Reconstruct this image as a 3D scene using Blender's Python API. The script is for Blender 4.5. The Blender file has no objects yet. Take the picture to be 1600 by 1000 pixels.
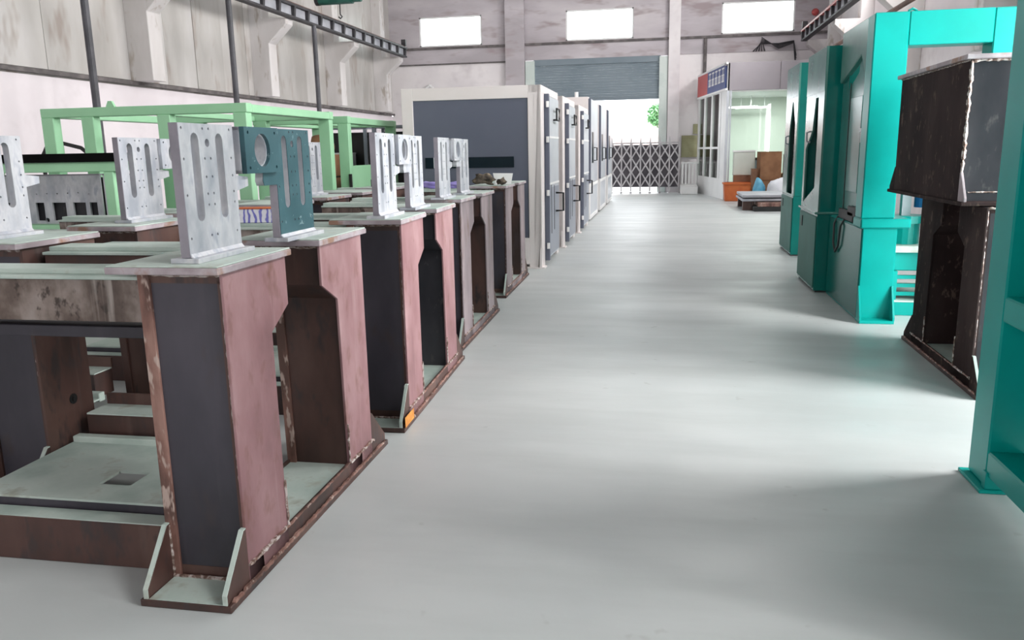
import bpy, bmesh, math, random
from mathutils import Vector, Matrix
random.seed(7)
SC = bpy.context.scene
COL = SC.collection
R = math.radians

# ------------------------------------------------------------------ camera
CAM_H = 1.6
def cam_axes(pitch, yaw, roll):
    f = Vector((-math.sin(yaw)*math.cos(pitch), math.cos(yaw)*math.cos(pitch), -math.sin(pitch)))
    r = Vector((math.cos(yaw), math.sin(yaw), 0)); u = r.cross(f)
    c, s = math.cos(roll), math.sin(roll)
    return c*r+s*u, -s*r+c*u, f
cr, cu, cf = cam_axes(R(11.872), R(10.8485), R(-1.046))
cam = bpy.data.objects.new('camera', bpy.data.cameras.new('camera'))
COL.objects.link(cam)
M = Matrix.Identity(4)
for i in range(3):
    M[i][0], M[i][1], M[i][2] = cr[i], cu[i], -cf[i]
M[2][3] = CAM_H
cam.matrix_world = M
cam.data.sensor_width = 36; cam.data.lens = 1254.5/1600*36
cam.data.clip_start = .05; cam.data.clip_end = 300
SC.camera = cam

# ------------------------------------------------------------------ world, daylight, fill lamps, exposure
world = bpy.data.worlds.new('sky'); SC.world = world; world.use_nodes = True
bg = world.node_tree.nodes['Background']
bg.inputs[0].default_value = (.93, .97, 1, 1); bg.inputs[1].default_value = 7.0
vs = SC.view_settings
vs.view_transform = 'Standard'; vs.look = 'None'; vs.gamma = 1; vs.use_curve_mapping = False
vs.exposure = -0.03
def daylight(name, loc, rot, sx, sy, rad, col=(1, .985, .97)):  # area lamp, for the window daylight and the added fills
    l = bpy.data.lights.new(name, 'AREA'); l.shape = 'RECTANGLE'; l.size = sx; l.size_y = sy
    l.energy = rad*math.pi*sx*sy; l.color = col
    o = bpy.data.objects.new(name, l); COL.objects.link(o); o.location = loc; o.rotation_euler = rot
    return o
HX0, HX1, HY0, HY1, HZ = -10.5, 5.5, -7.0, 30.9, 8.6       # the hall
ADDED_SKYL = [(-6.6, 1.5), (1.6, 1.5)]                            # unseen roof skylights, added to light the rear bays: x centre, width
for sx_, w_ in ADDED_SKYL:
    daylight('skylight_fill', (sx_, 21, HZ+.02), (0, 0, 0), w_, 15, 3.0)
RWIN = [(4.75, 2.2, .7, 3.9), (.85, .42, .7, 3.9)]    # right wall: y, width, z0, z1; narrow one added to light the near floor
for y_, w_, z0_, z1_ in RWIN:
    daylight('window_daylight_and_fill', (HX1+.1, y_, (z0_+z1_)/2), (0, R(90), 0), z1_-z0_, w_, 40)
ADDED_CLER = [(1.0, 3.6), (9.5, 3.6), (14.9+2.4, 3.6), (22.3, 3.6)]  # unseen high windows, added to light the far floor and camera-facing sides
for y_, w_ in ADDED_CLER:
    daylight('clerestory_fill', (HX1+.1, y_, 7.05), (0, R(90), 0), 2.2, w_, 26)
daylight('loading_door_fill', (-2.5, HY0-.1, 2.3), (R(90), 0, 0), 5, 4.4, 2.6)  # fill from behind the camera; unseen door added to light near faces

# ------------------------------------------------------------------ materials
MATS = {}
def new_mat(name):
    m = bpy.data.materials.new(name); m.use_nodes = True
    nt = m.node_tree; b = nt.nodes['Principled BSDF']; MATS[name] = m
    return m, nt, b
def coords(nt, scale=(1, 1, 1)):
    tc = nt.nodes.new('ShaderNodeTexCoord'); oi = nt.nodes.new('ShaderNodeObjectInfo')
    mul = nt.nodes.new('ShaderNodeVectorMath'); mul.operation = 'MULTIPLY_ADD'
    cmb = nt.nodes.new('ShaderNodeCombineXYZ')
    m7 = nt.nodes.new('ShaderNodeMath'); m7.operation = 'MULTIPLY'; m7.inputs[1].default_value = 37.
    nt.links.new(oi.outputs['Random'], m7.inputs[0])
    for k in range(3): nt.links.new(m7.outputs[0], cmb.inputs[k])
    nt.links.new(tc.outputs['Object'], mul.inputs[0]); mul.inputs[1].default_value = scale
    nt.links.new(cmb.outputs[0], mul.inputs[2])
    return mul.outputs[0]
def mixrgb(nt, fac, a, b):
    n = nt.nodes.new('ShaderNodeMix'); n.data_type = 'RGBA'
    if isinstance(fac, (int, float)): n.inputs[0].default_value = fac
    else: nt.links.new(fac, n.inputs[0])
    for s, v in ((6, a), (7, b)):
        if isinstance(v, (tuple, list)): n.inputs[s].default_value = (*v[:3], 1)
        else: nt.links.new(v, n.inputs[s])
    return n.outputs[2]
def ramp(nt, src, stops):
    n = nt.nodes.new('ShaderNodeValToRGB'); nt.links.new(src, n.inputs[0]); e = n.color_ramp.elements
    while len(e) < len(stops): e.new(.5)
    for k, (p, c) in enumerate(stops):
        e[k].position = p; e[k].color = (*c, 1) if len(c) == 3 else c
    return n.outputs[0]
def noise(nt, vec, scale, detail=4, rough=.55):
    n = nt.nodes.new('ShaderNodeTexNoise'); n.inputs['Scale'].default_value = scale
    n.inputs['Detail'].default_value = detail; n.inputs['Roughness'].default_value = rough
    nt.links.new(vec, n.inputs['Vector']); return n.outputs['Fac']
def bump(nt, b, h, strength=.2, dist=.01):
    n = nt.nodes.new('ShaderNodeBump'); n.inputs['Strength'].default_value = strength
    n.inputs['Distance'].default_value = dist
    nt.links.new(h, n.inputs['Height']); nt.links.new(n.outputs[0], b.inputs['Normal'])
def mat(name, stops, scale=3, stretch=(1, 1, 1), rough=.5, metal=0, coat=0, bmp=0, fine=None, detail=5, spec=None, streak=None):
    """noise driven colour: stops = list of (position, colour); fine = (scale, colour, lo, hi) small marks on top"""
    m, nt, b = new_mat(name)
    v = coords(nt, stretch)
    stops = [(.5+(p-.5)*.55, c_) for p, c_ in stops]
    f = noise(nt, v, scale, detail)
    c = ramp(nt, f, stops) if len(stops) > 1 else None
    if c is None:
        b.inputs['Base Color'].default_value = (*stops[0][1], 1)
    else:
        if fine:
            g = noise(nt, v, fine[0], 3, .7)
            k = ramp(nt, g, [(.5+(fine[2]-.5)*.6, (0, 0, 0)), (.5+(fine[3]-.5)*.6, (1, 1, 1))])
            c = mixrgb(nt, k, c, fine[1])
        if streak:   # long vertical runs and scratches
            v2 = coords(nt, (14, 14, 1.1)); g2 = noise(nt, v2, 1.0, 3, .6)
            k2 = ramp(nt, g2, [(streak[1], (0, 0, 0)), (streak[2], (streak[3],)*3)])
            c = mixrgb(nt, k2, c, streak[0])
        nt.links.new(c, b.inputs['Base Color'])
    b.inputs['Roughness'].default_value = rough; b.inputs['Metallic'].default_value = metal
    b.inputs['Coat Weight'].default_value = coat; b.inputs['Coat Roughness'].default_value = .08
    if spec is not None: b.inputs['Specular IOR Level'].default_value = spec
    if bmp: bump(nt, b, noise(nt, v, scale*6, 3), bmp, .004)
    return m
def floor_mat():
    m, nt, b = new_mat('floor')
    v = coords(nt, (1, 1, 1)); c = ramp(nt, noise(nt, v, .55, 8), [(.36, (.455, .49, .492)), (.5, (.505, .535, .537)), (.64, (.545, .572, .572))])
    v2 = coords(nt, (.55, 2.6, 1)); g = noise(nt, v2, 1.1, 5, .6)        # wiped streaks across the aisle
    c = mixrgb(nt, ramp(nt, g, [(.42, (0, 0, 0)), (.66, (.34, .34, .34))]), c, (.40, .425, .42))
    v3 = coords(nt, (1, 1, 1)); g3 = noise(nt, v3, 7, 2, .7)                # small scuffs
    c = mixrgb(nt, ramp(nt, g3, [(.70, (0, 0, 0)), (.78, (.4, .4, .4))]), c, (.30, .31, .30))
    nt.links.new(c, b.inputs['Base Color'])
    nt.links.new(ramp(nt, g, [(.35, (.36, .36, .36)), (.65, (.48, .48, .48))]), b.inputs['Roughness'])
    bump(nt, b, noise(nt, v, 3.3, 3), .02, .004)
floor_mat()
mat('plaster', [(.3, (.74, .68, .71)), (.7, (.82, .76, .79))], .5, rough=.8, fine=(1.2, (.68, .62, .64), .60, 1.0))
mat('plaster_back', [(.3, (.70, .66, .68)), (.7, (.80, .76, .77))], .6, rough=.8, fine=(1.0, (.62, .57, .59), .56, .95))
mat('concrete_band', [(.3, (.42, .385, .41)), (.55, (.52, .48, .51)), (.75, (.60, .56, .58))], .5, (.5, 1, 1.6), .85,
    fine=(1.2, (.36, .30, .31), .55, .8))
mat('wall_sheet', [(.25, (.40, .38, .36)), (.5, (.50, .48, .46)), (.75, (.58, .56, .55))], .7, (1, 1, .35), .38,
    streak=((.46, .42, .38), .6, .8, .35), fine=(1.6, (.36, .31, .28), .60, .80))
mat('column_paint', [(.3, (.60, .57, .56)), (.7, (.70, .67, .67))], 1.2, (1, 1, .4), .6, fine=(3, (.45, .40, .36), .64, .8))
mat('ceiling', [(.4, (.22, .22, .22)), (.6, (.26, .26, .26))], 1, rough=.8)
mat('dark_ledge', [(.4, (.10, .09, .09)), (.7, (.17, .15, .15))], 4, rough=.7)
mat('pole_paint', [(.3, (.055, .055, .065)), (.7, (.085, .085, .10))], 3, rough=.5)
mat('rail_black', [(.3, (.02, .02, .025)), (.7, (.05, .045, .05))], 4, rough=.6)
mat('rail_web', [(.3, (.30, .31, .35)), (.7, (.42, .43, .47))], 2, rough=.6)
mat('rail_red', [(.4, (.30, .05, .05)), (.6, (.42, .09, .08))], 3, rough=.5)
mat('rust_brown', [(.4, (.10, .055, .045)), (.6, (.17, .09, .07))], 3, rough=.7)
# raw steel of the machine frames
mat('steel_red', [(.1, (.17, .085, .09)), (.4, (.255, .13, .14)), (.65, (.32, .18, .19)), (.95, (.42, .27, .28))], 3.2, (1, 1, .55), .48,
    metal=.1, bmp=.06, streak=((.50, .37, .37), .6, .8, .35), fine=(9, (.17, .075, .06), .58, .95))
mat('steel_redgrey', [(.25, (.13, .105, .115)), (.5, (.26, .21, .225)), (.75, (.36, .29, .31))], 2.6, (1, 1, .35), .48, metal=.1, bmp=.06,
    streak=((.42, .38, .38), .6, .8, .35), fine=(9, (.14, .08, .065), .58, .95))
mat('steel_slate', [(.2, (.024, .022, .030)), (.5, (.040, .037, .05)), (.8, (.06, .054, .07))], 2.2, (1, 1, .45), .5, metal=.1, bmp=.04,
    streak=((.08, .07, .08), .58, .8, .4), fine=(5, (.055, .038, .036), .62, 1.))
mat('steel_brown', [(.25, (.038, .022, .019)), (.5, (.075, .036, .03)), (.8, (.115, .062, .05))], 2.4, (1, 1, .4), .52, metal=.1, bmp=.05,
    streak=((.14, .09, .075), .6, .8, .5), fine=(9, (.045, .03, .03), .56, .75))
mat('steel_edge', [(.3, (.10, .05, .04)), (.5, (.20, .10, .08)), (.7, (.30, .17, .14))], 9, (1, 1, .3), .6, metal=.1, bmp=.1,
    fine=(20, (.42, .32, .28), .62, .72))
mat('steel_grinded', [(.25, (.06, .042, .036)), (.45, (.13, .095, .08)), (.6, (.24, .195, .175)), (.8, (.34, .29, .27))], 5, (1, 1, .7), .5, metal=.15,
    streak=((.45, .40, .37), .56, .68, .7), fine=(16, (.05, .035, .03), .58, .72))
mat('steel_dark', [(.25, (.020, .013, .0135)), (.5, (.034, .022, .022)), (.8, (.055, .038, .037))], 2.2, (1, 1, .5), .75, spec=.08, bmp=.05,
    streak=((.09, .065, .06), .62, .8, .4), fine=(14, (.10, .07, .06), .66, .78))
mat('steel_darkgrey', [(.25, (.024, .024, .029)), (.5, (.038, .037, .043)), (.8, (.06, .058, .065))], 1.8, (1, 1, .5), .42, spec=.1, metal=0, bmp=.03,
    fine=(14, (.085, .078, .08), .68, .95))
mat('dusty_plate', [(.25, (.34, .42, .385)), (.5, (.43, .51, .47)), (.8, (.50, .57, .53))], 3.5, (1, 1, 1), .62, fine=(7, (.34, .36, .31), .62, .9))
mat('plate_edge', [(.3, (.30, .25, .27)), (.6, (.42, .37, .40)), (.8, (.30, .18, .13))], 6, (1, 1, 1), .55, metal=.2)
mat('weld', [(.35, (.16, .10, .08)), (.5, (.34, .26, .23)), (.62, (.58, .52, .50))], 40, (1, 1, 1), .45, metal=.3)
mat('orange_rust', [(.4, (.45, .17, .03)), (.6, (.55, .25, .05))], 9, rough=.8)
mat('aluminium', [(.2, (.32, .34, .385)), (.5, (.46, .47, .505)), (.8, (.63, .635, .655))], 9, (1, 1, .5), .36, metal=.2, bmp=.03,
    streak=((.36, .39, .46), .5, .66, .5), fine=(9, (.36, .38, .44), .60, .8))
mat('aluminium_edge', [(.3, (.20, .19, .22)), (.7, (.28, .26, .30))], 5, rough=.45, metal=.35)
mat('dark_teal_paint', [(.3, (.026, .075, .092)), (.7, (.045, .11, .13))], 4, rough=.38, fine=(20, (.20, .29, .31), .74, .85))
# painted machines
mat('turquoise', [(.3, (.0, .29, .26)), (.7, (.0, .325, .292))], 2, rough=.32, spec=.28)
mat('turquoise_inner', [(.3, (.0, .36, .33)), (.7, (.0, .40, .36))], 2, rough=.35, spec=.28)
mat('deep_green', [(.3, (.003, .135, .115)), (.7, (.004, .165, .14))], 2, rough=.2, spec=.25)  # cabinet and cover green; on the gantry its darkness is shade put into colour
mat('grey_green', [(.3, (.07, .19, .165)), (.7, (.09, .23, .20))], 2, rough=.22, spec=.22)
mat('green_satin', [(.3, (.05, .17, .145)), (.7, (.065, .20, .17))], 2, rough=.5, spec=.12)
mat('mint_green', [(.3, (.29, .56, .34)), (.7, (.33, .61, .38))], 2, rough=.42)
mat('warm_white', [(.3, (.78, .72, .71)), (.7, (.83, .77, .765))], 1, rough=.4)
mat('slate_panel', [(.3, (.105, .118, .165)), (.7, (.12, .132, .18))], .8, rough=.5)
mat('blue_grey', [(.3, (.25, .275, .335)), (.7, (.28, .305, .365))], 1.5, rough=.35)
mat('light_blue_grey', [(.3, (.50, .53, .58)), (.7, (.56, .59, .63))], 1.5, rough=.35)
mat('dark_window', [(.4, (.003, .012, .019)), (.6, (.005, .016, .025))], 1, rough=.3, spec=.15)
mat('black', [(.4, (.008, .008, .009)), (.6, (.012, .012, .013))], 3, rough=.5)
mat('matte_black', [(.4, (.002, .002, .002)), (.6, (.003, .003, .003))], 3, rough=.9, spec=.1)
mat('shutter_grey', [(.3, (.17, .215, .25)), (.7, (.20, .245, .28))], 1, rough=.5)
mat('pale_trim', [(.4, (.55, .62, .59)), (.6, (.60, .66, .63))], 2, rough=.5)
mat('white', [(.4, (.78, .78, .78)), (.6, (.82, .82, .82))], 2, rough=.5)
mat('gate_steel', [(.3, (.42, .40, .42)), (.7, (.55, .53, .55))], 3, rough=.4, metal=.2)
mat('gate_backing', [(.3, (.055, .048, .06)), (.7, (.095, .085, .10))], 2, rough=.6)
mat('cardboard', [(.3, (.22, .105, .05)), (.7, (.30, .15, .075))], 3, rough=.8)
mat('orange', [(.3, (.50, .11, .025)), (.7, (.58, .15, .035))], 3, rough=.6)
mat('sack_white', [(.3, (.66, .68, .74)), (.7, (.76, .78, .82))], 4, rough=.8)
mat('sack_blue', [(.3, (.10, .36, .55)), (.7, (.18, .47, .65))], 4, rough=.7)
mat('purple_cloth', [(.3, (.26, .21, .55)), (.7, (.38, .32, .68))], 6, rough=.8)
mat('dark_cloth', [(.3, (.03, .024, .02)), (.6, (.10, .08, .06)), (.8, (.28, .22, .15))], 14, rough=.9)
mat('khaki', [(.3, (.28, .27, .15)), (.7, (.36, .35, .21))], 2, rough=.7)
mat('mint_wall', [(.3, (.60, .645, .585)), (.7, (.64, .685, .625))], 1, rough=.7)
mat('office_grey', [(.3, (.27, .245, .27)), (.7, (.31, .285, .31))], .6, rough=.5)
mat('sign_red', [(.4, (.45, .06, .06)), (.6, (.5, .08, .08))], 1, rough=.5)
mat('sign_blue', [(.4, (.035, .06, .22)), (.6, (.045, .075, .25))], 1, rough=.5)
mat('motor_blue', [(.4, (.02, .17, .45)), (.6, (.03, .20, .5))], 2, rough=.35)
mat('hoist_green', [(.4, (.01, .09, .07)), (.6, (.02, .12, .09))], 4, rough=.4)
mat('yard', [(.4, (.55, .54, .52)), (.6, (.62, .60, .58))], 1, rough=.9)
mat('pink_wall', [(.4, (.62, .48, .45)), (.6, (.68, .54, .50))], 1, rough=.9)
mat('leaf', [(.3, (.10, .26, .11)), (.7, (.22, .42, .20))], 3, rough=.7)
mat('bark', [(.3, (.10, .07, .05)), (.7, (.16, .12, .09))], 6, rough=.9)
mat('wood_brown', [(.3, (.16, .07, .035)), (.7, (.24, .115, .06))], 3, rough=.5)
def glass_mat(name, tint, gloss=.12, fac_t=.85):
    m, nt, b = new_mat(name); nt.nodes.remove(b)
    out = nt.nodes['Material Output']
    t = nt.nodes.new('ShaderNodeBsdfTransparent'); t.inputs[0].default_value = (*tint, 1)
    g = nt.nodes.new('ShaderNodeBsdfGlossy'); g.inputs['Roughness'].default_value = .02
    fr = nt.nodes.new('ShaderNodeFresnel'); fr.inputs[0].default_value = 1.45
    ms = nt.nodes.new('ShaderNodeMixShader')
    nt.links.new(fr.outputs[0], ms.inputs[0]); nt.links.new(t.outputs[0], ms.inputs[1]); nt.links.new(g.outputs[0], ms.inputs[2])
    nt.links.new(ms.outputs[0], out.inputs[0])
glass_mat('clear_glass', (.93, .97, .95)); glass_mat('green_glass', (.90, .955, .92))
def emit_mat(name, col, s):
    m, nt, b = new_mat(name)
    b.inputs['Base Color'].default_value = (*col, 1)
    b.inputs['Emission Color'].default_value = (*col, 1); b.inputs['Emission Strength'].default_value = s
emit_mat('lamp_tube', (1, 1, 1), 9)
def print_mat():
    m, nt, b = new_mat('printed_carton')
    v = coords(nt, (1, 1, 1)); w = nt.nodes.new('ShaderNodeTexWave'); w.inputs['Scale'].default_value = 9
    w.inputs['Distortion'].default_value = 9; w.inputs['Detail'].default_value = 2; nt.links.new(v, w.inputs[0])
    c = ramp(nt, w.outputs['Fac'], [(.35, (.70, .70, .76)), (.6, (.62, .60, .72)), (.75, (.16, .16, .50))])
    nt.links.new(c, b.inputs['Base Color']); b.inputs['Roughness'].default_value = .6
print_mat()

# ------------------------------------------------------------------ mesh helpers
class MB:
    def __init__(s): s.v = []; s.f = []
    def add(s, vs, fs):
        o = len(s.v); s.v += [tuple(p) for p in vs]; s.f += [tuple(o+i for i in f) for f in fs]; return s
    def box(s, x0, x1, y0, y1, z0, z1):
        if x0 > x1: x0, x1 = x1, x0
        if y0 > y1: y0, y1 = y1, y0
        if z0 > z1: z0, z1 = z1, z0
        return s.add([(x0,y0,z0),(x1,y0,z0),(x1,y1,z0),(x0,y1,z0),(x0,y0,z1),(x1,y0,z1),(x1,y1,z1),(x0,y1,z1)],
                     [(0,3,2,1),(4,5,6,7),(0,1,5,4),(1,2,6,5),(2,3,7,6),(3,0,4,7)])
    def prism(s, poly, axis, a, b):
        """poly in the two other axes (in xyz order), extruded along axis from a to b"""
        n = len(poly)
        def p3(q, t): return (t, q[0], q[1]) if axis == 'x' else (q[0], t, q[1]) if axis == 'y' else (q[0], q[1], t)
        vs = [p3(q, a) for q in poly]+[p3(q, b) for q in poly]
        return s.add(vs, [tuple(range(n-1, -1, -1)), tuple(range(n, 2*n))]+[(i, (i+1) % n, n+(i+1) % n, n+i) for i in range(n)])
    def tube(s, p0, p1, r, n=8, r1=None, caps=True):
        p0, p1 = Vector(p0), Vector(p1); d = (p1-p0).normalized()
        a = d.orthogonal().normalized(); b = d.cross(a); r1 = r if r1 is None else r1
        vs = [p0+r*(math.cos(2*math.pi*i/n)*a+math.sin(2*math.pi*i/n)*b) for i in range(n)]
        vs += [p1+r1*(math.cos(2*math.pi*i/n)*a+math.sin(2*math.pi*i/n)*b) for i in range(n)]
        fs = [(i, (i+1) % n, n+(i+1) % n, n+i) for i in range(n)]
        if caps: fs += [tuple(range(n-1, -1, -1)), tuple(range(n, 2*n))]
        return s.add(vs, fs)
    def path(s, pts, r, n=6):
        pts = [Vector(p) for p in pts]; m = len(pts); rs = r if isinstance(r, list) else [r]*m; vs = []
        up = None
        for i, p in enumerate(pts):
            d = (pts[min(i+1, m-1)]-pts[max(i-1, 0)]).normalized()
            a = d.orthogonal().normalized() if up is None else (up-d*up.dot(d)).normalized()
            up = a; b = d.cross(a)
            vs += [p+rs[i]*(math.cos(2*math.pi*k/n)*a+math.sin(2*math.pi*k/n)*b) for k in range(n)]
        fs = [(i*n+k, i*n+(k+1) % n, (i+1)*n+(k+1) % n, (i+1)*n+k) for i in range(m-1) for k in range(n)]
        fs += [tuple(range(n-1, -1, -1)), tuple(range((m-1)*n, m*n))]
        return s.add(vs, fs)
    def weld(s, p0, p1, r=.007, step=.02):
        p0, p1 = Vector(p0), Vector(p1); L = (p1-p0).length; m = max(3, int(L/step))
        pts = [p0.lerp(p1, i/m)+Vector([random.uniform(-.25, .25)*r for _ in range(3)]) for i in range(m+1)]
        return s.path(pts, [r*random.uniform(.55, 1.25) for _ in pts], 5)
    def mesh(s, name, bev=0, smooth=False):
        me = bpy.data.meshes.new(name); me.from_pydata(s.v, [], s.f)
        bm = bmesh.new(); bm.from_mesh(me)
        bmesh.ops.recalc_face_normals(bm, faces=bm.faces)
        if bev:
            es = [e for e in bm.edges if len(e.link_faces) == 2 and e.calc_face_angle(0) > .5]
            bmesh.ops.bevel(bm, geom=es, offset=bev, segments=1, affect='EDGES', clamp_overlap=True)
        bm.to_mesh(me); bm.free()
        if smooth:
            for p in me.polygons: p.use_smooth = True
        return me
def link(name, me, m, parent=None):
    o = bpy.data.objects.new(name, me); COL.objects.link(o)
    if me is not None and m is not None and not me.materials: me.materials.append(MATS[m])
    if parent is not None: o.parent = parent
    return o
def part(name, mb, m, parent=None, bev=0, smooth=False):
    return link(name, mb.mesh(name, bev, smooth), m, parent)
def tag(o, label, cat, group=None):
    o['label'] = label; o['category'] = cat
    if group: o['group'] = group
    return o
def thing(name, label, cat, loc=(0, 0, 0), rz=0, group=None):
    o = bpy.data.objects.new(name, None); COL.objects.link(o); o.empty_display_size = .1
    o.location = loc; o.rotation_euler = (0, 0, rz)
    return tag(o, label, cat, group)
def struct(name, mb, m, parent=None, bev=0):
    o = part(name, mb, m, parent, bev)
    if parent is None: o['kind'] = 'structure'
    return o
def box(*a): return MB().box(*a)
def copy_tree(o, parent=None):
    c = o.copy(); COL.objects.link(c); c.parent = parent
    for ch in list(o.children): copy_tree(ch, c)
    return c
def circle(cx, cy, r, n=16): return [(cx+r*math.cos(2*math.pi*i/n), cy+r*math.sin(2*math.pi*i/n)) for i in range(n)]
def slot(cx, z0, z1, w, n=6):
    r = w/2; p = []
    for i in range(n+1):
        a = math.pi*i/n; p.append((cx+r*math.cos(a), z1-r+r*math.sin(a)))
    for i in range(n+1):
        a = math.pi+math.pi*i/n; p.append((cx+r*math.cos(a), z0+r+r*math.sin(a)))
    return p
def sheet(name, outer, holes, t, plane='x', bev=0):
    """flat plate with through holes: 2D outline in (y,z) for plane x, (x,z) for plane y, (x,y) for plane z; thickness t centred"""
    cu_ = bpy.data.curves.new(name, 'CURVE'); cu_.dimensions = '2D'; cu_.fill_mode = 'BOTH'; cu_.extrude = t/2
    for loop in [outer]+holes:
        sp = cu_.splines.new('POLY'); sp.points.add(len(loop)-1); sp.use_cyclic_u = True
        for p, q in zip(sp.points, loop): p.co = (q[0], q[1], 0, 1)
    tmp = bpy.data.objects.new('tmp', cu_); COL.objects.link(tmp)
    dg = bpy.context.evaluated_depsgraph_get(); me = bpy.data.meshes.new_from_object(tmp.evaluated_get(dg))
    bpy.data.objects.remove(tmp); bpy.data.curves.remove(cu_)
    me.name = name
    for v in me.vertices:
        x, y, z = v.co
        v.co = (z, x, y) if plane == 'x' else (x, -z, y) if plane == 'y' else (x, y, z)
    me.materials.clear()
    return me

# ------------------------------------------------------------------ the hall
struct('floor', box(HX0-.5, HX1+.5, HY0-.5, HY1+.3, -.2, 0), 'floor')
# left wall: white plaster below, sheet panels above
wl = struct('wall_left', box(HX0-.3, HX0, HY0, HY1+.3, 0, 3.0), 'plaster')
up = part('upper_wall', box(HX0-.3, HX0-.03, HY0, HY1, 3.0, HZ), 'wall_sheet', wl)
y = HY0; pw = 1.16; k = 0
pan = MB().box(0, .055, .004, pw-.004, 3.12, HZ-.02)
pm = pan.mesh('wall_panel', .004)
while y < HY1-.3:
    o = link('wall_panel', pm, 'wall_sheet', wl); o.location = (HX0-.05, y, 0)
    o.rotation_euler = (0, 0, random.uniform(-.012, .012)); y += pw
struct('trim_1', box(HX0, HX0+.09, HY0, HY1, 3.03, 3.10), 'dark_ledge')
# back wall in pieces around window and door openings
WIN = [(-9.30, -6.88), (-3.71, -1.25), (1.84, 4.32)]; WZ0, WZ1 = 5.53, 6.60
DX0, DX1, DZ = -5.22, -.02, 4.86
b = MB()
b.box(HX0, DX0, HY1, HY1+.3, 0, 4.9); b.box(DX1, HX1, HY1, HY1+.3, 0, 4.9)
wb = struct('wall_back', b, 'plaster_back')
b = MB().box(HX0, HX1, HY1-.03, HY1+.3, 4.9, WZ0)
b.box(HX0, HX1, HY1-.0, HY1+.3, WZ1, HZ)
xs = [HX0]+[v for w in WIN for v in w]+[HX1]
for i in range(0, len(xs), 2): b.box(xs[i], xs[i+1], HY1, HY1+.3, WZ0, WZ1)
part('concrete_upper_wall', b, 'concrete_band', wb)
struct('trim_2', box(HX0, HX1, HY1-.10, HY1-.03, 5.42, 5.50), 'dark_ledge')
struct('trim_3', box(HX0, DX0-.4, HY1-.06, HY1, 4.86, 4.905), 'dark_ledge')
for i, (a, c) in enumerate(WIN):
    w = struct('window_%d' % (i+1), sheet_mb if False else MB().box(a, c, HY1+.02, HY1+.09, WZ0, WZ0+.05).box(a, c, HY1+.02, HY1+.09, WZ1-.05, WZ1)
               .box(a, a+.05, HY1+.02, HY1+.09, WZ0, WZ1).box(c-.05, c, HY1+.02, HY1+.09, WZ0, WZ1), 'white')
    part('window_pane', box(a, c, HY1+.05, HY1+.06, WZ0, WZ1), 'clear_glass', w)
# pilasters of the back wall
for i, (a, c) in enumerate(((-5.95, -5.24), (.02, .42))):
    struct('trim_%d' % (4+i), MB().box(a, c, HY1-.22, HY1, 0, HZ), 'plaster_back' if i else 'concrete_band')
for i, (a, c) in enumerate(((DX0-.0, DX0+.34), (DX1-.28, DX1+.02))):
    struct('trim_%d' % (6+i), MB().box(a, c, HY1-.12, HY1+.02, 0, DZ), 'pale_trim')
# rolled-up shutter: corrugated slats as one curtain with real steps
sh = MB(); z = 3.43
while z < DZ-.16:
    sh.prism([(HY1+.06, z), (HY1+.047, z+.02), (HY1+.047, z+.075), (HY1+.06, z+.095)], 'x', DX0+.3, DX1-.24); z += .0953
d1 = struct('door_1', sh, 'shutter_grey')
part('shutter_box', box(DX0+.3, DX1-.24, HY1-.02, HY1+.2, DZ-.17, DZ+.04), 'shutter_grey', d1)
part('bottom_bar', box(DX0+.3, DX1-.24, HY1+.0, HY1+.08, 3.38, 3.44), 'shutter_grey', d1)
# right wall with window openings near the camera, the narrow one added, and an added clerestory
b = MB()
ys = sorted([(y_-w_/2, y_+w_/2) for y_, w_, *_ in RWIN]); z0_, z1_ = RWIN[0][2], RWIN[0][3]
b.box(HX1, HX1+.3, HY0, HY1, 0, z0_); b.box(HX1, HX1+.3, HY0, HY1, z1_, 5.9); b.box(HX1, HX1+.3, HY0, HY1, 8.2, HZ)
e = [HY0]+[v for w in ys for v in w]+[HY1]
for i in range(0, len(e), 2): b.box(HX1, HX1+.3, e[i], e[i+1], z0_, z1_)
e = [HY0]+[v for y_, w_ in ADDED_CLER for v in (y_-w_/2, y_+w_/2)]+[HY1]
for i in range(0, len(e), 2): b.box(HX1, HX1+.3, e[i], e[i+1], 5.9, 8.2)
struct('wall_right', b, 'plaster_back')
# wall behind the camera with an added loading door opening, and the roof with added skylight openings
struct('wall_front', MB().box(HX0, -5.0, HY0-.3, HY0, 0, HZ).box(0, HX1, HY0-.3, HY0, 0, HZ).box(-5, 0, HY0-.3, HY0, 4.5, HZ), 'plaster_back')
xs = [HX0-.3]
for sx_, w_ in ADDED_SKYL: xs += [sx_-w_/2, sx_+w_/2]
xs.append(HX1+.3); b = MB()
for i in range(0, len(xs), 2): b.box(xs[i], xs[i+1], HY0-.3, HY1+.3, HZ, HZ+.2)
for sx_, w_ in ADDED_SKYL: b.box(sx_-w_/2, sx_+w_/2, HY0-.3, 13.5, HZ, HZ+.2).box(sx_-w_/2, sx_+w_/2, 28.5, HY1+.3, HZ, HZ+.2)
struct('ceiling', b, 'ceiling')

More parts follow.
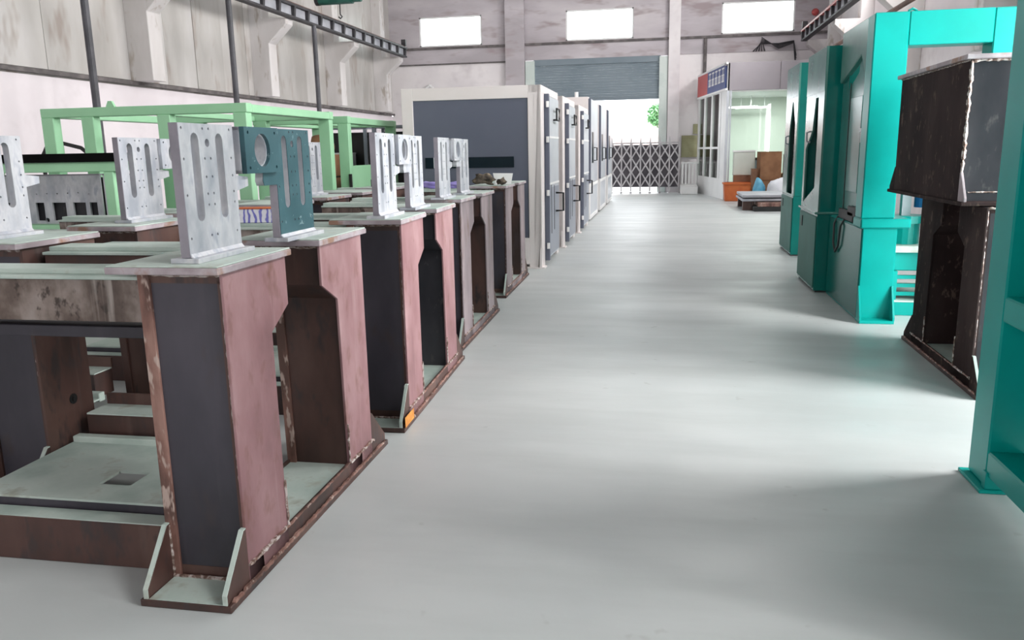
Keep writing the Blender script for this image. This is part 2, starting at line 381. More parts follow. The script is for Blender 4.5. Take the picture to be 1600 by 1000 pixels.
# opaque white sheets behind the lamps, added to keep sky light out of the openings
n_ = 4
for y_, w_, z0_, z1_ in RWIN: struct('window_%d' % n_, box(HX1+.2, HX1+.23, y_-w_/2, y_+w_/2, z0_, z1_), 'white'); n_ += 1  # added opaque sheets, not glazing
for y_, w_ in ADDED_CLER: struct('window_%d' % n_, box(HX1+.2, HX1+.23, y_-w_/2, y_+w_/2, 5.9, 8.2), 'white'); n_ += 1  # added opaque sheets, not glazing
for sx_, w_ in ADDED_SKYL: struct('window_%d' % n_, box(sx_-w_/2, sx_+w_/2, 13.5, 28.5, HZ+.12, HZ+.15), 'white'); n_ += 1  # added opaque sheets, not glazing
struct('door_blocker', box(-5, 0, HY0-.25, HY0-.2, 0, 4.5), 'white')
# concrete wall columns with corbels carrying the crane rails
COLY = [9.9, 14.95, 19.95, 24.6, 28.95]
def column_poly(s):   # s=+1: wall at left
    x = HX0 if s > 0 else HX1
    return [(x, 3.1), (x+s*.50, 3.1), (x+s*.50, 4.40), (x+s*1.0, 4.86), (x+s*1.0, 5.0), (x+s*.34, 5.0), (x+s*.34, HZ), (x, HZ)]
for i, yy in enumerate(COLY):
    for s in (1, -1):
        o = struct('trim_%d' % (10+2*i+(s < 0)), MB().prism(column_poly(s), 'y', yy, yy+.42), 'column_paint', bev=.01)
# dark posts in front of the left wall
for i, (yy, lab) in enumerate(((12.2, 'dark grey steel post in front of left wall, nearest of the three'),
                               (16.75, 'dark grey steel post in front of left wall, middle of the three'),
                               (21.1, 'dark grey steel post in front of left wall, farthest, under the crane rail'))):
    t = thing('steel_post', lab, 'post', (-9.25, yy, 0), group='steel posts along the left wall')
    part('shaft', MB().tube((0, 0, .02), (0, 0, 4.95), .062, 12), 'pole_paint', t)
    part('base_plate', box(-.13, .13, -.13, .13, 0, .02), 'pole_paint', t)
# crane rails on the corbels
def crane_rail(x, s, y0, y1, label, red):
    t = thing('crane_rail', label, 'rail', (x, y0, 5.0)); L = y1-y0
    part('bottom_flange', box(-.09, .09, 0, L, 0, .05), 'rail_black', t)
    part('top_flange', box(-.11, .11, 0, L, .29, .35), 'rail_red' if red else 'rail_black', t)
    part('web', box(-.02, .02, 0, L, .05, .29), 'rail_web', t)
    sm = MB().prism([(-.09, .05), (.09, .05), (.12, .29), (-.12, .29)], 'y', 0, .10).mesh('stiffener')
    yy = .35
    while yy < L-.2:
        o = link('stiffener', sm, 'rail_black', t); o.location = (0, yy, 0); yy += .82
    part('running_rail', box(-.03, .03, 0, L, .35, .40), 'rust_brown', t)
    part('end_stop', box(-.08, .08, L-.12, L, .40, .62), 'rail_black', t)
crane_rail(-9.42, 1, 5, 29.35, 'black crane rail with light web panels on the left wall corbels', False)
crane_rail(4.42, -1, 5, 29.35, 'crane rail with red top edge on the right wall corbels', True)
tag(part('conduit_pipe', MB().tube((4.3, 29.4, 4.15), (4.3, 12.0, 4.15), .05, 8), 'rust_brown'),
    'thin rusty brown pipe running along right wall below the crane rail', 'pipe')
t = thing('cable_bundle', 'dark tangle of cables on the back wall right of the bright windows', 'cable', (3.3, HY1-.16, 5.0))
for k in range(5):
    part('cable', MB().path([(-.35+.1*k, .10, -.1), (-.1, -.03*k, .14+.05*k), (.5, -.02, .12-.04*k), (1.0, 0, .2-.02*k), (1.1, 0, -.3-.1*k)], .02, 6), 'rail_black', t)
t = thing('alarm_bell', 'small red alarm bell on the back wall right of the last window', 'bell', (4.98, HY1-.02, 6.13))
part('dome', MB().path([(0, 0, 0), (0, -.04, 0), (0, -.08, 0), (0, -.11, 0)], [.12, .12, .09, .03], 14), 'sign_red', t)
part('wall_plate', box(-.08, .08, 0, .02, -.08, .08), 'sign_red', t)
# hoist hanging at the top
t = thing('electric_hoist', 'dark green electric hoist hanging near the left crane rail at picture top', 'hoist', (-8.95, 22, 5.62))
part('drum', MB().tube((-.48, 0, .14), (.48, 0, .14), .15, 16), 'hoist_green', t)
part('motor', MB().tube((.48, 0, .14), (.72, 0, .14), .11, 14), 'hoist_green', t)
part('end_cover', MB().tube((-.58, 0, .14), (-.48, 0, .14), .16, 16), 'rail_black', t)
part('suspension_bar', MB().box(-.04, .04, -.04, .04, .28, HZ-5.62).box(-.5, .5, -.06, .06, .26, .34), 'rail_black', t)
part('chain', MB().tube((.1, 0, 0), (.1, 0, -.22), .018, 6), 'rail_black', t)
part('hook', MB().path([(.1, 0, -.22), (.1, 0, -.27), (.15, 0, -.33), (.1, 0, -.38), (.05, 0, -.33)], .02, 6), 'rail_black', t)

# ------------------------------------------------------------------ welded machine frames
CACHE = {}
PN = [(.17, .028), (.50, .028), (.50, .92), (.655, 1.005), (.655, 1.2), (.17, 1.2)]
PF = [(1.19, .028), (1.51, .028), (1.51, 1.2), (1.0, 1.2), (1.0, 1.022), (1.17, .93)]
def inset(poly, d):
    cx = [p[0] for p in poly]; lo, hi = min(cx), max(cx)
    return [(p[0]+d if p[0] < (lo+hi)/2 else p[0]-d, p[1]) for p in poly]
def cached(key, fn):
    if key not in CACHE: CACHE[key] = fn()
    return CACHE[key]
def frame_machine(label, loc, rz, group, side='steel_red', front='steel_slate', rear='steel_brown', s=1, deep=1.34, bed=True, plates=True, bright_weld=1.0):
    """s=1: outer face towards +x (left of the aisle); s=-1 mirrored"""
    t = thing('welded_machine', label, 'machine frame', loc, rz, group)
    def P(name, key, fn, m, bev=0, parent=t):
        me = cached((key, s, m, deep), lambda: fn().mesh(name, bev)); return link(name, me, m, parent)
    X = lambda a: s*a
    P('base_plate', 'bp', lambda: box(X(.015), X(-.345), 0, 1.72, 0, .028), 'steel_brown', .003)
    P('foot_plate', 'fp0', lambda: box(X(-.02), X(-.31), .005, .17, .028, .031), 'dusty_plate')
    P('foot_plate', 'fp1', lambda: box(X(-.02), X(-.31), 1.51, 1.715, .028, .031), 'dusty_plate')
    P('sill', 'sill', lambda: MB().box(X(.0), X(-.014), .17, 1.51, .028, .10).box(X(-.316), X(-.33), .17, 1.51, .028, .10), 'steel_brown' if side == 'steel_red' else side, .002)
    P('sill_plate', 'sp', lambda: box(X(-.014), X(-.316), .49, 1.20, .06, .085), 'dusty_plate')
    for nm, poly, cm in (('near', PN, front), ('far', PF, rear)):
        pl = P('pillar', 'core'+nm, lambda: MB().prism(inset(poly, .012), 'x', X(-.012), X(-.285)), cm)
        P('side_plate', 'out'+nm, lambda: MB().prism(poly, 'x', X(0), X(-.012)), side, .0015, pl)
        P('side_plate', 'in'+nm, lambda: MB().prism(poly, 'x', X(-.285), X(-.33)), 'steel_edge' if side == 'steel_red' else side, .0015, pl)
        y0, y1 = min(p[0] for p in poly), max(p[0] for p in poly)
        yl = y0 if nm == 'near' else 1.19
        wds = [MB() for _ in range(4)]
        wds[0].weld((X(-.010), y0+.008 if nm == 'near' else 1.51-.006, .24), (X(-.010), y0+.008 if nm == 'near' else 1.504, 1.18), .006)
        wds[1].weld((X(-.29), y0+.010, 1.196), (X(-.01), y0+.010, 1.196), .008)
        wds[2].weld((X(.003), yl, .098), (X(.003), yl+.33, .100), .009)
        wds[3].weld((X(.003), yl-.0 if nm == 'far' else y1-.155, .10), (X(.003), yl if nm == 'far' else y1-.155, .3), .006)
        for q, w_ in enumerate(wds): link('weld_seam', cached((nm, s, 'weld', side, q), lambda: w_.mesh('weld_seam')), 'weld', pl)
        if plates:
            a, c = (.115, .68) if nm == 'near' else (.965, 1.55)
            tp = P('top_plate', 'tp'+nm, lambda: box(X(.018), X(-.415), a, c, 1.203, 1.228), 'plate_edge', .003)
            P('plate_surface', 'ts'+nm, lambda: box(X(.014), X(-.411), a+.004, c-.004, 1.228, 1.234), 'dusty_plate', .002, tp)
    for q, bx_ in enumerate(((-.012, -.028, .10, 1.175), (-.012, -.285, 1.165, 1.19), (-.012, -.285, .034, .075))):   # heat-tinted bands along the welds
        P('heat_band', 'hb%d' % q, lambda: box(X(bx_[0]), X(bx_[1]), .1806, .182, bx_[2], bx_[3]), 'steel_brown' if side != 'steel_dark' else 'steel_dark')
    # gussets at both ends
    for nm, ya, yb in (('n', .006, .17), ('f', 1.715, 1.51)):
        g = [(ya, .03), (yb, .03), (yb, .245), (yb+(ya-yb)*.10, .245), (ya, .065)]
        for xa in (-.0, -.312):
            P('gusset', 'g%s%.2f' % (nm, xa), lambda: MB().prism(g, 'x', X(xa), X(xa-.018)), 'steel_brown' if s > 0 else side, .002)
            if nm == 'n': P('gusset_edge', 'ge%.2f' % xa, lambda: MB().prism([(ya-.004, .03), (ya, .03), (ya, .065), (yb+(ya-yb)*.10, .245), (yb, .245), (yb, .250), (yb+(ya-yb)*.12, .250), (ya-.004, .067)], 'x', X(xa), X(xa-.018)), 'dusty_plate')
    for q, (p0, p1, r_, st_, wm) in enumerate((((X(.008), .03, .03), (X(.008), 1.69, .03), .009, .018, 'steel_edge'), ((X(.004), .17, .10), (X(.004), 1.5, .10), .006, .02, 'steel_edge'),
            ((X(-.020), .168, .03), (X(-.020), .168, .24), .006, .016, 'weld'), ((X(-.312), .168, .03), (X(-.312), .168, .24), .006, .016, 'weld'),
            ((X(-.02), .168, .034), (X(-.31), .168, .034), .008, .02, 'weld'))):
        link('weld_seam', cached(('bw', q, s), lambda: MB().weld(p0, p1, r_, st_).mesh('weld_seam')), wm, t)
    if bed:
        d = -deep
        # upper cross beams with flanges
        for nm, ya, yb, fm in (('a', .245, .40, 'steel_grinded'), ('b', .93, 1.10, 'steel_brown')):
            cb = P('cross_beam', 'cb'+nm, lambda: box(X(-.33), X(d), ya, yb, 1.005, 1.165), fm, .003)
            P('flange', 'fl'+nm, lambda: box(X(-.33), X(d), ya-.012, yb+.03, 1.165, 1.178), 'dusty_plate', .002, cb)
            P('flange_lip', 'fp'+nm, lambda: box(X(-.33), X(d), ya+.035, yb+.02, 1.178, 1.198), 'dusty_plate', .002, cb)
        P('guide_rail', 'gr1', lambda: box(X(-.33), X(d), .30, .42, .93, .975), 'steel_slate', .003)
        P('guide_rail', 'gr2', lambda: box(X(-.33), X(d), 1.28, 1.42, 1.06, 1.16), 'steel_brown', .003)
        P('guide_strip', 'gs2', lambda: box(X(-.33), X(d), 1.28, 1.42, 1.16, 1.172), 'dusty_plate')
        # lower bed
        P('lower_beam', 'lb', lambda: box(X(-.33), X(d), .25, .335, .0, .188), 'steel_brown', .003)
        P('beam_top', 'lbt', lambda: box(X(-.33), X(d), .253, .334, .188, .193), 'dusty_plate')
        hx, hy = (-.86, -.71), (.50, .64)
        P('bed_edge', 'be', lambda: box(X(-.33), X(d), .345, .375, .16, .223), 'steel_slate', .002)
        def bedp():
            m = MB(); m.box(X(-.33), X(d), .345, hy[0], .223, .233); m.box(X(-.33), X(d), hy[1], .95, .223, .233)
            m.box(X(-.33), X(hx[1]), hy[0], hy[1], .223, .233); m.box(X(hx[0]), X(d), hy[0], hy[1], .223, .233); return m
        P('bed_plate', 'bedp', bedp, 'dusty_plate')
        P('pocket_floor', 'pk', lambda: box(X(-.68), X(-.9), .48, .66, .15, .16), 'dusty_plate')
        P('bed_step', 'bs', lambda: box(X(-.33), X(d), .95, 1.0, .21, .262), 'dusty_plate', .004)
        P('rear_block', 'rb', lambda: MB().box(X(-.42), X(d+.02), 1.04, 1.2, .2, .345), 'steel_brown', .004)
        P('block_top', 'rbt', lambda: box(X(-.42), X(d+.02), 1.044, 1.2, .345, .352), 'dusty_plate')
        P('rear_angle', 'ra', lambda: box(X(-.42), X(d+.02), 1.2, 1.215, .345, .41), 'steel_brown', .002)
    return t
GA = 'welded frames in the aisle row'; GB = 'welded frames in the second row'
M1 = frame_machine('nearest rusty welded frame, two pillars with reddish sides, left of the aisle', (-1.503, 2.353, 0), R(.5), GA)
M2 = frame_machine('second rusty welded frame in the aisle row, orange rust on its front corner', (-1.478, 4.253, 0), R(2.2), GA, rear='steel_darkgrey')
part('rust_spot', box(.0155, .0175, .012, .20, .028, .09), 'orange_rust', M2)
M3 = frame_machine('third welded frame in the aisle row, greyish rusty pillars carrying two white brackets', (-1.617, 6.18, 0), R(1.2), GA, side='steel_redgrey', deep=1.22)
M4 = frame_machine('farthest welded frame in the aisle row, beside the white enclosures', (-1.725, 8.62, 0), R(1.0), GA, side='steel_redgrey', rear='steel_brown', deep=1.15)
S1 = frame_machine('nearest welded frame of the second row, at the left picture edge', (-2.885, 3.01, 0), 0, GB, side='steel_brown', front='steel_slate')
part('hole_disc', MB().tube((-.004, .36, .43), (.004, .36, .43), .026, 14).tube((.004, .36, .43), (.010, .36, .43), .012, 10), 'black', S1)  # black disc in place of a bolt hole; its shade put into the colour
frame_machine('second welded frame of the second row, behind the blue printed carton', (-2.90, 4.80, 0), 0, GB, side='steel_brown')
frame_machine('third welded frame of the second row, in front of the tall green frames', (-2.93, 6.58, 0), 0, GB, side='steel_brown', deep=1.02)
frame_machine('farthest welded frame of the second row, in front of the shelves', (-2.96, 8.40, 0), 0, GB, side='steel_brown', deep=.98)

# ------------------------------------------------------------------ slotted brackets standing on the frames
def bracket_mesh(kind, m, t_=.034):
    def fn():
        if kind == 'near':
            outer = [(.0, .02), (.36, .02), (.36, .235), (.45, .25), (.45, .285), (.36, .294), (.36, .482), (0, .482)]
        else:
            outer = [(.0, .02), (.345, .02), (.345, .477), (0, .477), (0, .31), (-.115, .31), (-.125, .265), (-.115, .245), (0, .245)]
        w = .36 if kind == 'near' else .345
        holes = [slot(w*.26, .14, .45, .050), slot(w*.71, .14, .45, .050), circle(w*.485, .415, .015, 10)]
        for zz in (.465, .36, .295, .235, .195, .085):
            for yy in (.05, .42, .53, .93):
                if zz in (.295, .195) and yy in (.05,): continue
                holes.append(circle(w*yy, zz, .0055, 6))
        return sheet('slotted_plate', outer, holes, t_, 'x')
    return cached(('brk', kind, m), fn)
def bracket(kind, label, loc, rz, face='aluminium', flange=False, z=1.234):
    t = thing('slotted_bracket', label, 'bracket', (loc[0], loc[1], z), rz, 'slotted brackets standing on the frames')
    sp_ = link('slotted_plate', bracket_mesh(kind, 'aluminium'), 'aluminium', t)
    if face != 'aluminium': link('painted_face', bracket_mesh(kind, face, .003), face, sp_).location.x = .0175
    w = .36 if kind == 'near' else .345
    part('foot_flange', MB().box(-.055, .055, -.012, w+.03, 0, .018).prism([(.017, .018), (.03, .018), (.017, .034)], 'y', 0, w), 'aluminium', t, .002)
    part('edge_strip', box(-.0165, .0165, -.004, 0, .02, .482 if kind == 'near' else .24), 'aluminium_edge', t)
    if flange:
        sg = -1 if kind == 'far' else 1
        y0 = -.29 if kind == 'far' else w+.0
        fo = [(y0, .298), (y0+.285, .298), (y0+.285, .478), (y0, .478)]
        fh = [circle(y0+.14, .388, .066, 20)]+[circle(y0+a, b_, .007, 6) for a in (.03, .255) for b_ in (.32, .457)]
        me = cached(('fl', kind, face), lambda: sheet('motor_flange', fo, fh, .02, 'x'))
        f = link('motor_flange', me, 'dark_teal_paint' if face == 'dark_teal_paint' else 'aluminium', t); f.location.x = .03
        part('flange_box', MB().box(-.09, -.011, y0, y0+.015, .298, .478).box(-.09, -.011, y0+.27, y0+.285, .298, .478).box(-.09, -.011, y0, y0+.285, .463, .478)
             .box(-.09, -.011, y0, y0+.285, .298, .313), 'aluminium', f, .002)
        ring = sheet('bearing_ring', circle(y0+.14, .388, .066, 20), [circle(y0+.14, .388, .060, 20)], .08, 'x')
        o = link('bearing_ring', ring, 'aluminium', f); o.location.x = -.045
    return t
bracket('near', 'large slotted aluminium bracket on the nearest aisle frame, closest to the camera', (-1.645, 2.54), R(.5))
bracket('far', 'dark teal painted bracket with square bored flange on the nearest aisle frame', (-1.645, 3.225), R(.5), 'dark_teal_paint', True)
bracket('near', 'slotted aluminium bracket on front pillar of second aisle frame', (-1.62, 4.39), R(2))
bracket('far', 'aluminium bracket with bored flange on rear pillar of second aisle frame', (-1.645, 5.055), R(2), flange=True)
bracket('near', 'slotted aluminium bracket on front pillar of third aisle frame', (-1.76, 6.17), R(1.2))
bracket('far', 'aluminium bracket with bored flange on rear pillar of third aisle frame', (-1.765, 6.86), R(1.2), flange=True)
bracket('near', 'slotted bracket on the second row, cut off by the left picture edge', (-3.14, 3.17), 0)
bracket('near', 'slotted bracket with bored flange on the second row, left of the largest bracket', (-3.05, 4.14), 0, flange=True)
bracket('far', 'slotted bracket on the second row, partly hidden behind the dark teal bracket', (-3.15, 6.77), 0)

# ------------------------------------------------------------------ loose things on the frames
t = thing('printed_carton', 'white and blue printed carton with orange top on a frame beam', 'box', (-2.47, 4.60, 1.199), R(8))
part('body', box(-.115, .115, -.06, .06, 0, .085), 'printed_carton', t, .004)
part('top_flap', box(-.117, .117, -.062, .062, .085, .091), 'orange', t)
part('end_label', box(.115, .118, -.05, .05, .01, .075), 'purple_cloth', t)
def crumple(name, label, cat, loc, size, m, seed, n=3, amp=.35, group=None):
    rnd = random.Random(seed); bm = bmesh.new(); bmesh.ops.create_icosphere(bm, subdivisions=n, radius=1)
    ph = [rnd.uniform(0, 6) for _ in range(9)]
    for v in bm.verts:
        c = v.co; d = 1+amp*(math.sin(c.x*3+ph[0])*math.sin(c.y*4+ph[1])+.6*math.sin(c.z*6+ph[2]+c.x*3)+.4*math.sin(c.y*9+ph[3]))*.6
        v.co = Vector((c.x*size[0]*d, c.y*size[1]*d, max(c.z, -.55)*size[2]*d))
    zmin = min(v.co.z for v in bm.verts)
    for v in bm.verts: v.co.z -= zmin
    me = bpy.data.meshes.new(name); bm.to_mesh(me); bm.free()
    for p in me.polygons: p.use_smooth = True
    o = link(name, me, m); o.location = loc
    return tag(o, label, cat, group)
crumple('purple_rag', 'purple folded cloth on a beam between the second and third bracket pairs', 'cloth', (-2.62, 8.96, 1.199), (.13, .06, .045), 'purple_cloth', 1)
crumple('purple_rag', 'purple folded cloth seen between the brackets of the third frame', 'cloth', (-2.33, 8.96, 1.199), (.10, .06, .045), 'purple_cloth', 2)
crumple('work_glove', 'dark crumpled work glove lying on the farthest aisle frame', 'glove', (-1.97, 8.83, 1.234), (.10, .06, .065), 'dark_cloth', 5, 3, .8)
crumple('work_glove', 'small dark rag beside the crumpled glove on the farthest aisle frame', 'rag', (-1.77, 8.80, 1.234), (.045, .05, .04), 'dark_cloth', 8, 2, .8)
t = thing('folded_paper', 'white folded paper standing on the farthest aisle frame', 'paper', (-1.795, 9.02, 1.233), R(6))
part('front_leaf', MB().prism([(-.09, 0), (.085, .0), (.11, .125), (-.115, .13)], 'y', -.05, -.045), 'white', t)
part('back_leaf', MB().prism([(-.08, 0), (.075, .0), (.10, .115), (-.10, .12)], 'y', .03, .035), 'white', t)
part('base_leaf', box(-.08, .08, -.05, .035, 0, .004), 'white', t)
# small loose parts lying about on the second row
for k, (x, y, z, lab) in enumerate(((-3.06, 8.72, 1.234, 'small rusty block on a far second-row frame, below the green frame'),
                                    (-3.22, 8.82, 1.234, 'small dark block on a far second-row frame, below the green frame'))):
    tag(part('steel_block', MB().box(-.06, .06, -.05, .05, 0, .08).box(-.03, .03, -.05, .05, .08, .11), 'wood_brown' if k == 0 else 'black'), lab, 'block').location = (x, y, z)

# ------------------------------------------------------------------ mint green frames on the left
def bar(name, parent, p0, p1, w, h, m='mint_green'):
    """square section bar between two points along one axis; w,h sections in the other two axes"""
    d = [abs(a-b_) for a, b_ in zip(p0, p1)]; ax = d.index(max(d)); lo = [min(a, b_) for a, b_ in zip(p0, p1)]; hi = [max(a, b_) for a, b_ in zip(p0, p1)]
    oth = [i for i in range(3) if i != ax]
    for i, ww in zip(oth, (w, h)): lo[i] -= ww/2; hi[i] += ww/2
    return part(name, box(lo[0], hi[0], lo[1], hi[1], lo[2], hi[2]), m, parent, .006)
def green_frame(label, x0, x1, y0, y1, z, posts_front, group):
    t = thing('steel_gantry', label, 'frame', (x1, y0, 0), group=group); L = y1-y0; W = x1-x0; s = .11
    for xx in posts_front:
        for yy in (s/2, L-s/2): bar('post', t, (xx-x1, yy, 0), (xx-x1, yy, z-.09), .14, s)
    for yy in (s/2, L-s/2): bar('top_rail', t, (-W, yy, z-.045), (0, yy, z-.045), s, .09)
    for xx in (-W+.07, -.07): bar('side_rail', t, (xx, s, z-.05), (xx, L-s, z-.05), .14, .08)
    bar('middle_rail', t, (-W*.45, s, z-.06), (-W*.45, L-s, z-.06), .10, .06)
    for yy in (s/2, L-s/2): bar('lower_rail', t, (-W+.14, yy, .45), (-.14, yy, .45), s*.8, .10)
    for xx in (-W+.07, -.07): bar('lower_rail', t, (xx, s, .45), (xx, L-s, .45), .10, .10)
    part('lifting_lug', MB().prism([(-.05, 0), (.05, 0), (.02, .06), (-.02, .06)], 'y', .04, .07), 'mint_green', t).location = (-.55*W-.25, 0, z)
    return t
GG = 'tall mint green steel frames'
green_frame('longer tall mint green steel frame with four front posts, left of the brackets', -6.27, -3.99, 7.40, 9.50, 2.105, (-6.2, -5.74, -4.89, -4.07), GG)
g2 = green_frame('shorter tall mint green steel frame behind the longer one', -5.3, -3.985, 9.95, 11.85, 2.075, (-5.22, -4.06), GG)
part('side_panel', box(-.11, -.09, .11, 1.79, .5, 1.45), 'mint_green', g2)
part('control_box', MB().box(-.02, .02, -.03, -.004, 1.05, 1.35), 'black', g2, .004)
# low rack with the machined panels
t = thing('low_rack', 'low mint green rack with a single post, at the left behind the brackets', 'rack', (-4.74, 6.5, 0))
bar('top_rail', t, (-2.0, .04, 1.528), (0, .04, 1.528), .08, .085); bar('top_rail', t, (-2.0, .66, 1.528), (0, .66, 1.528), .08, .085)
for xx in (-.16, -1.9):
    bar('post', t, (xx, .05, 0), (xx, .05, 1.486), .10, .09); bar('post', t, (xx, .65, 0), (xx, .65, 1.486), .10, .09)
part('shelf', box(-1.95, -.05, .1, .62, .96, 1.0), 'mint_green', t, .004)
tag(part('black_beam', MB().box(-2.1, .03, -.02, .05, 0, .078).box(-2.1, .03, .0, .16, .0, .012), 'matte_black'), 'flat black bar lying along the low mint green rack', 'bar').location = (-4.74, 6.5, 1.572)
def machined_panel(label, x0, w, y, z0, h, seed):
    rnd = random.Random(seed); t = thing('machined_panel', label, 'panel', (x0, y, z0), group='machined panels on the low rack')
    outer = [(0, 0), (w, 0), (w, h), (0, h)]; holes = []; xx = .12*w
    for q in ((.06, .10), (.17, .075), (.36, .08), (.52, .13), (.72, .12), (.88, .07)):
        holes.append([(q[0]*w, .03), ((q[0]+q[1])*w, .03), ((q[0]+q[1])*w, .20), (q[0]*w, .20)])
    for k in range(9): holes.append(circle((.08+.10*k)*w, .285+rnd.uniform(-.01, .01), .007, 6))
    holes.append(circle(.27*w, .235, .018, 10)); holes.append(circle(.455*w, .035, .022, 10))
    link('face_sheet', sheet('face_sheet', outer, holes, .02, 'y'), 'aluminium', t)
    part('backing', box(0, w, .035, .045, 0, h-.02), 'steel_darkgrey', t)
    part('top_edge', box(0, w, -.012, .05, h, h+.012), 'aluminium_edge', t)
machined_panel('pale machined panel with dark cutouts on the low rack, longer left one', -6.3, 1.12, 6.76, 1.0, .45, 1)
machined_panel('pale machined panel with dark cutouts on the low rack, shorter right one', -5.1, .34, 6.70, 1.0, .45, 2)
# hand cart and hoses against the left wall
t = thing('hand_cart', 'black push cart handle showing above the black bar at left', 'cart', (-7.6, 9.3, 0))
part('deck', box(-.5, .5, -.3, .3, .18, .24), 'black', t)
part('handle', MB().path([(-.32, 0, .24), (-.32, 0, 1.65), (-.25, 0, 1.76), (0, 0, 1.80), (.25, 0, 1.74), (.4, 0, 1.62)], .025, 8), 'black', t)
part('strut', MB().tube((-.02, 0, .24), (-.02, 0, 1.8), .02, 8), 'black', t)
for xx in (-.4, .4):
    for yy in (-.22, .22): part('wheel', MB().tube((xx, yy-.03, .09), (xx, yy+.03, .09), .09, 14), 'black', t)
t = thing('hose_stand', 'dark hoses hanging on a stand behind the left bracket of the second row', 'hose', (-5.95, 9.85, 0))
part('stand', MB().box(-.03, .03, -.03, .03, .02, 2.05).box(-.2, .2, -.2, .2, 0, .02), 'pole_paint', t)
for k in range(3):
    part('hose', MB().path([(.0, -.04, 2.0-.05*k), (.10+.06*k, -.05, 1.95-.08*k), (.16+.07*k, -.05, 1.7-.1*k), (.22+.05*k, -.05, 1.2), (.2, -.05, .7)], .02, 6), 'black', t)
# storage shelves behind the green frame
def shelf_unit(label, loc, w, d, h, m):
    t = thing('storage_shelf', label, 'shelf', loc, group='storage shelves behind the green frames')
    for xx in (0, w-.05):
        for yy in (0, d-.05): part('upright', box(xx, xx+.05, yy, yy+.05, 0, h), m, t)
    for zz in (.15, .75, 1.3, h-.05): part('shelf_board', box(.0, w, 0, d, zz, zz+.04), m, t)
    part('back_sheet', box(.05, w-.05, d-.06, d-.05, .2, h-.1), 'black', t)
shelf_unit('dark storage shelf seen through the shorter green frame, left unit', (-5.6, 12.6, 0), .85, .5, 2.05, 'blue_grey')
shelf_unit('dark storage shelf seen through the shorter green frame, right unit', (-4.65, 12.6, 0), .85, .5, 2.05, 'blue_grey')
for k, (x, z, m, lab) in enumerate(((-5.35, .79, 'cardboard', 'brown carton on the left dark shelf'), (-4.3, .79, 'sack_white', 'white carton on the right dark shelf'),
                                    (-5.25, 1.34, 'white', 'white box on the upper board of the left dark shelf'), (-4.4, 1.34, 'blue_grey', 'grey box on the upper board of the right dark shelf'))):
    o = tag(part('storage_box', MB().box(-.16, .16, -.15, .15, 0, .26).box(-.165, .165, -.155, .155, .26, .285), m), lab, 'box'); o.location = (x, 12.82, z)
crumple('orange_rag', 'orange brown bundle behind the dark teal bracket', 'bundle', (-3.78, 8.3, 1.0), (.17, .13, .16), 'cardboard', 11, 3, .2).location = (-4.82, 11.0, 1.62)
bpy.data.objects['orange_rag']['label'] = 'orange brown bundle on a crate behind the dark teal bracket'
t = thing('wooden_crate', 'wooden crate under the orange brown bundle, inside the shorter green frame', 'crate', (-4.82, 11.0, 0))
for k in range(5): part('plank', box(-.3, .3, -.25, .25, .02+.32*k, .32+.32*k), 'wood_brown', t, .01)

# ------------------------------------------------------------------ white enclosures along the left of the aisle
def black_handle(parent, y, z0, z1, out=.07, depth=.05):
    return part('handle', MB().path([(.0, y, z0), (out, y, z0+.005), (out, y, z1-.005), (0, y, z1)], .016, 8), 'black', parent)
def enclosure(label, loc, depth, h, front, group='white enclosures in a row'):
    t = thing('machine_enclosure', label, 'machine', loc, R(.2), group); D = depth; W = 1.93
    # body with a solid near wall
    part('body', MB().box(-W, -.04, .05, D, .10, h-.0), 'warm_white', t, .006)
    part('near_frame', MB().box(-.17, 0, 0, .06, .0, h).box(-W, -W+.16, 0, .06, .0, h).box(-W+.16, -.17, 0, .06, h-.165, h).box(-W+.16, -.17, 0, .06, .05, .42), 'warm_white', t, .004)
    if front:
        p = part('near_panel', MB().box(-W+.16, -.40, .02, .05, .42, h-.165).box(-.40, -.17, .02, .05, .42, h-.165), 'slate_panel', t)
        part('slot_window', MB().box(-1.62, -.37, .004, .021, 1.385, 1.53), 'dark_window', p)
        part('slot_divider', MB().box(-1.50, -1.49, .0, .004, 1.385, 1.53), 'light_blue_grey', p)
    part('top_trim', box(-.16, .012, 0, D, h-.10, h), 'warm_white', t, .004)
    part('side_post', box(-.1, .012, 0, .27, .0, h-.1), 'warm_white', t, .004)
    part('side_post', box(-.1, .012, D-.22, D, .0, h-.1), 'warm_white', t, .004)
    part('foot', MB().box(-.2, .05, -.05, .16, 0, .02).prism([(-.05, .02), (0.0, .02), (.0, .28)], 'x', -.02, .012), 'warm_white', t)
    # hinged door
    dr = part('door', box(.0, .05, .33, D-.24, .09, h-.12), 'light_blue_grey', t, .004)
    part('door_edge', box(.01, .075, .29, .37, .07, h-.10), 'slate_panel', dr, .003)
    part('lower_panel', box(.05, .058, .40, D-.28, .12, 1.08), 'blue_grey', dr)
    part('door_window', box(.05, .056, .40, D-.28, 1.12, 1.80), 'light_blue_grey', dr)
    for z_ in (1.12, 1.77): part('window_bead', box(.056, .060, .40, D-.28, z_, z_+.03), 'white', dr)
    for y0, z0, z1 in ((.62, .42, 1.12), (.93, .45, 1.10)): part('vent_slot', box(.058, .061, y0, y0+.04, z0, z1), 'black', dr)
    hh = part('window_handle', MB().path([(.05, .95, 2.03), (.10, .95, 2.03), (.10, 1.25, 2.03), (.10, 1.25, 2.19), (.10, .95, 2.19), (.10, .95, 2.03), (.05, .95, 2.03)], .014, 8), 'black', dr)
    black_handle(dr, 1.14, .71, .98, .12).location = (.05, 0, 0)
    for z in (2.22, 1.75, 1.02, .28): part('hinge', MB().tube((.06, .275, z-.04), (.06, .275, z+.04), .022, 8), 'white', dr)
    return t
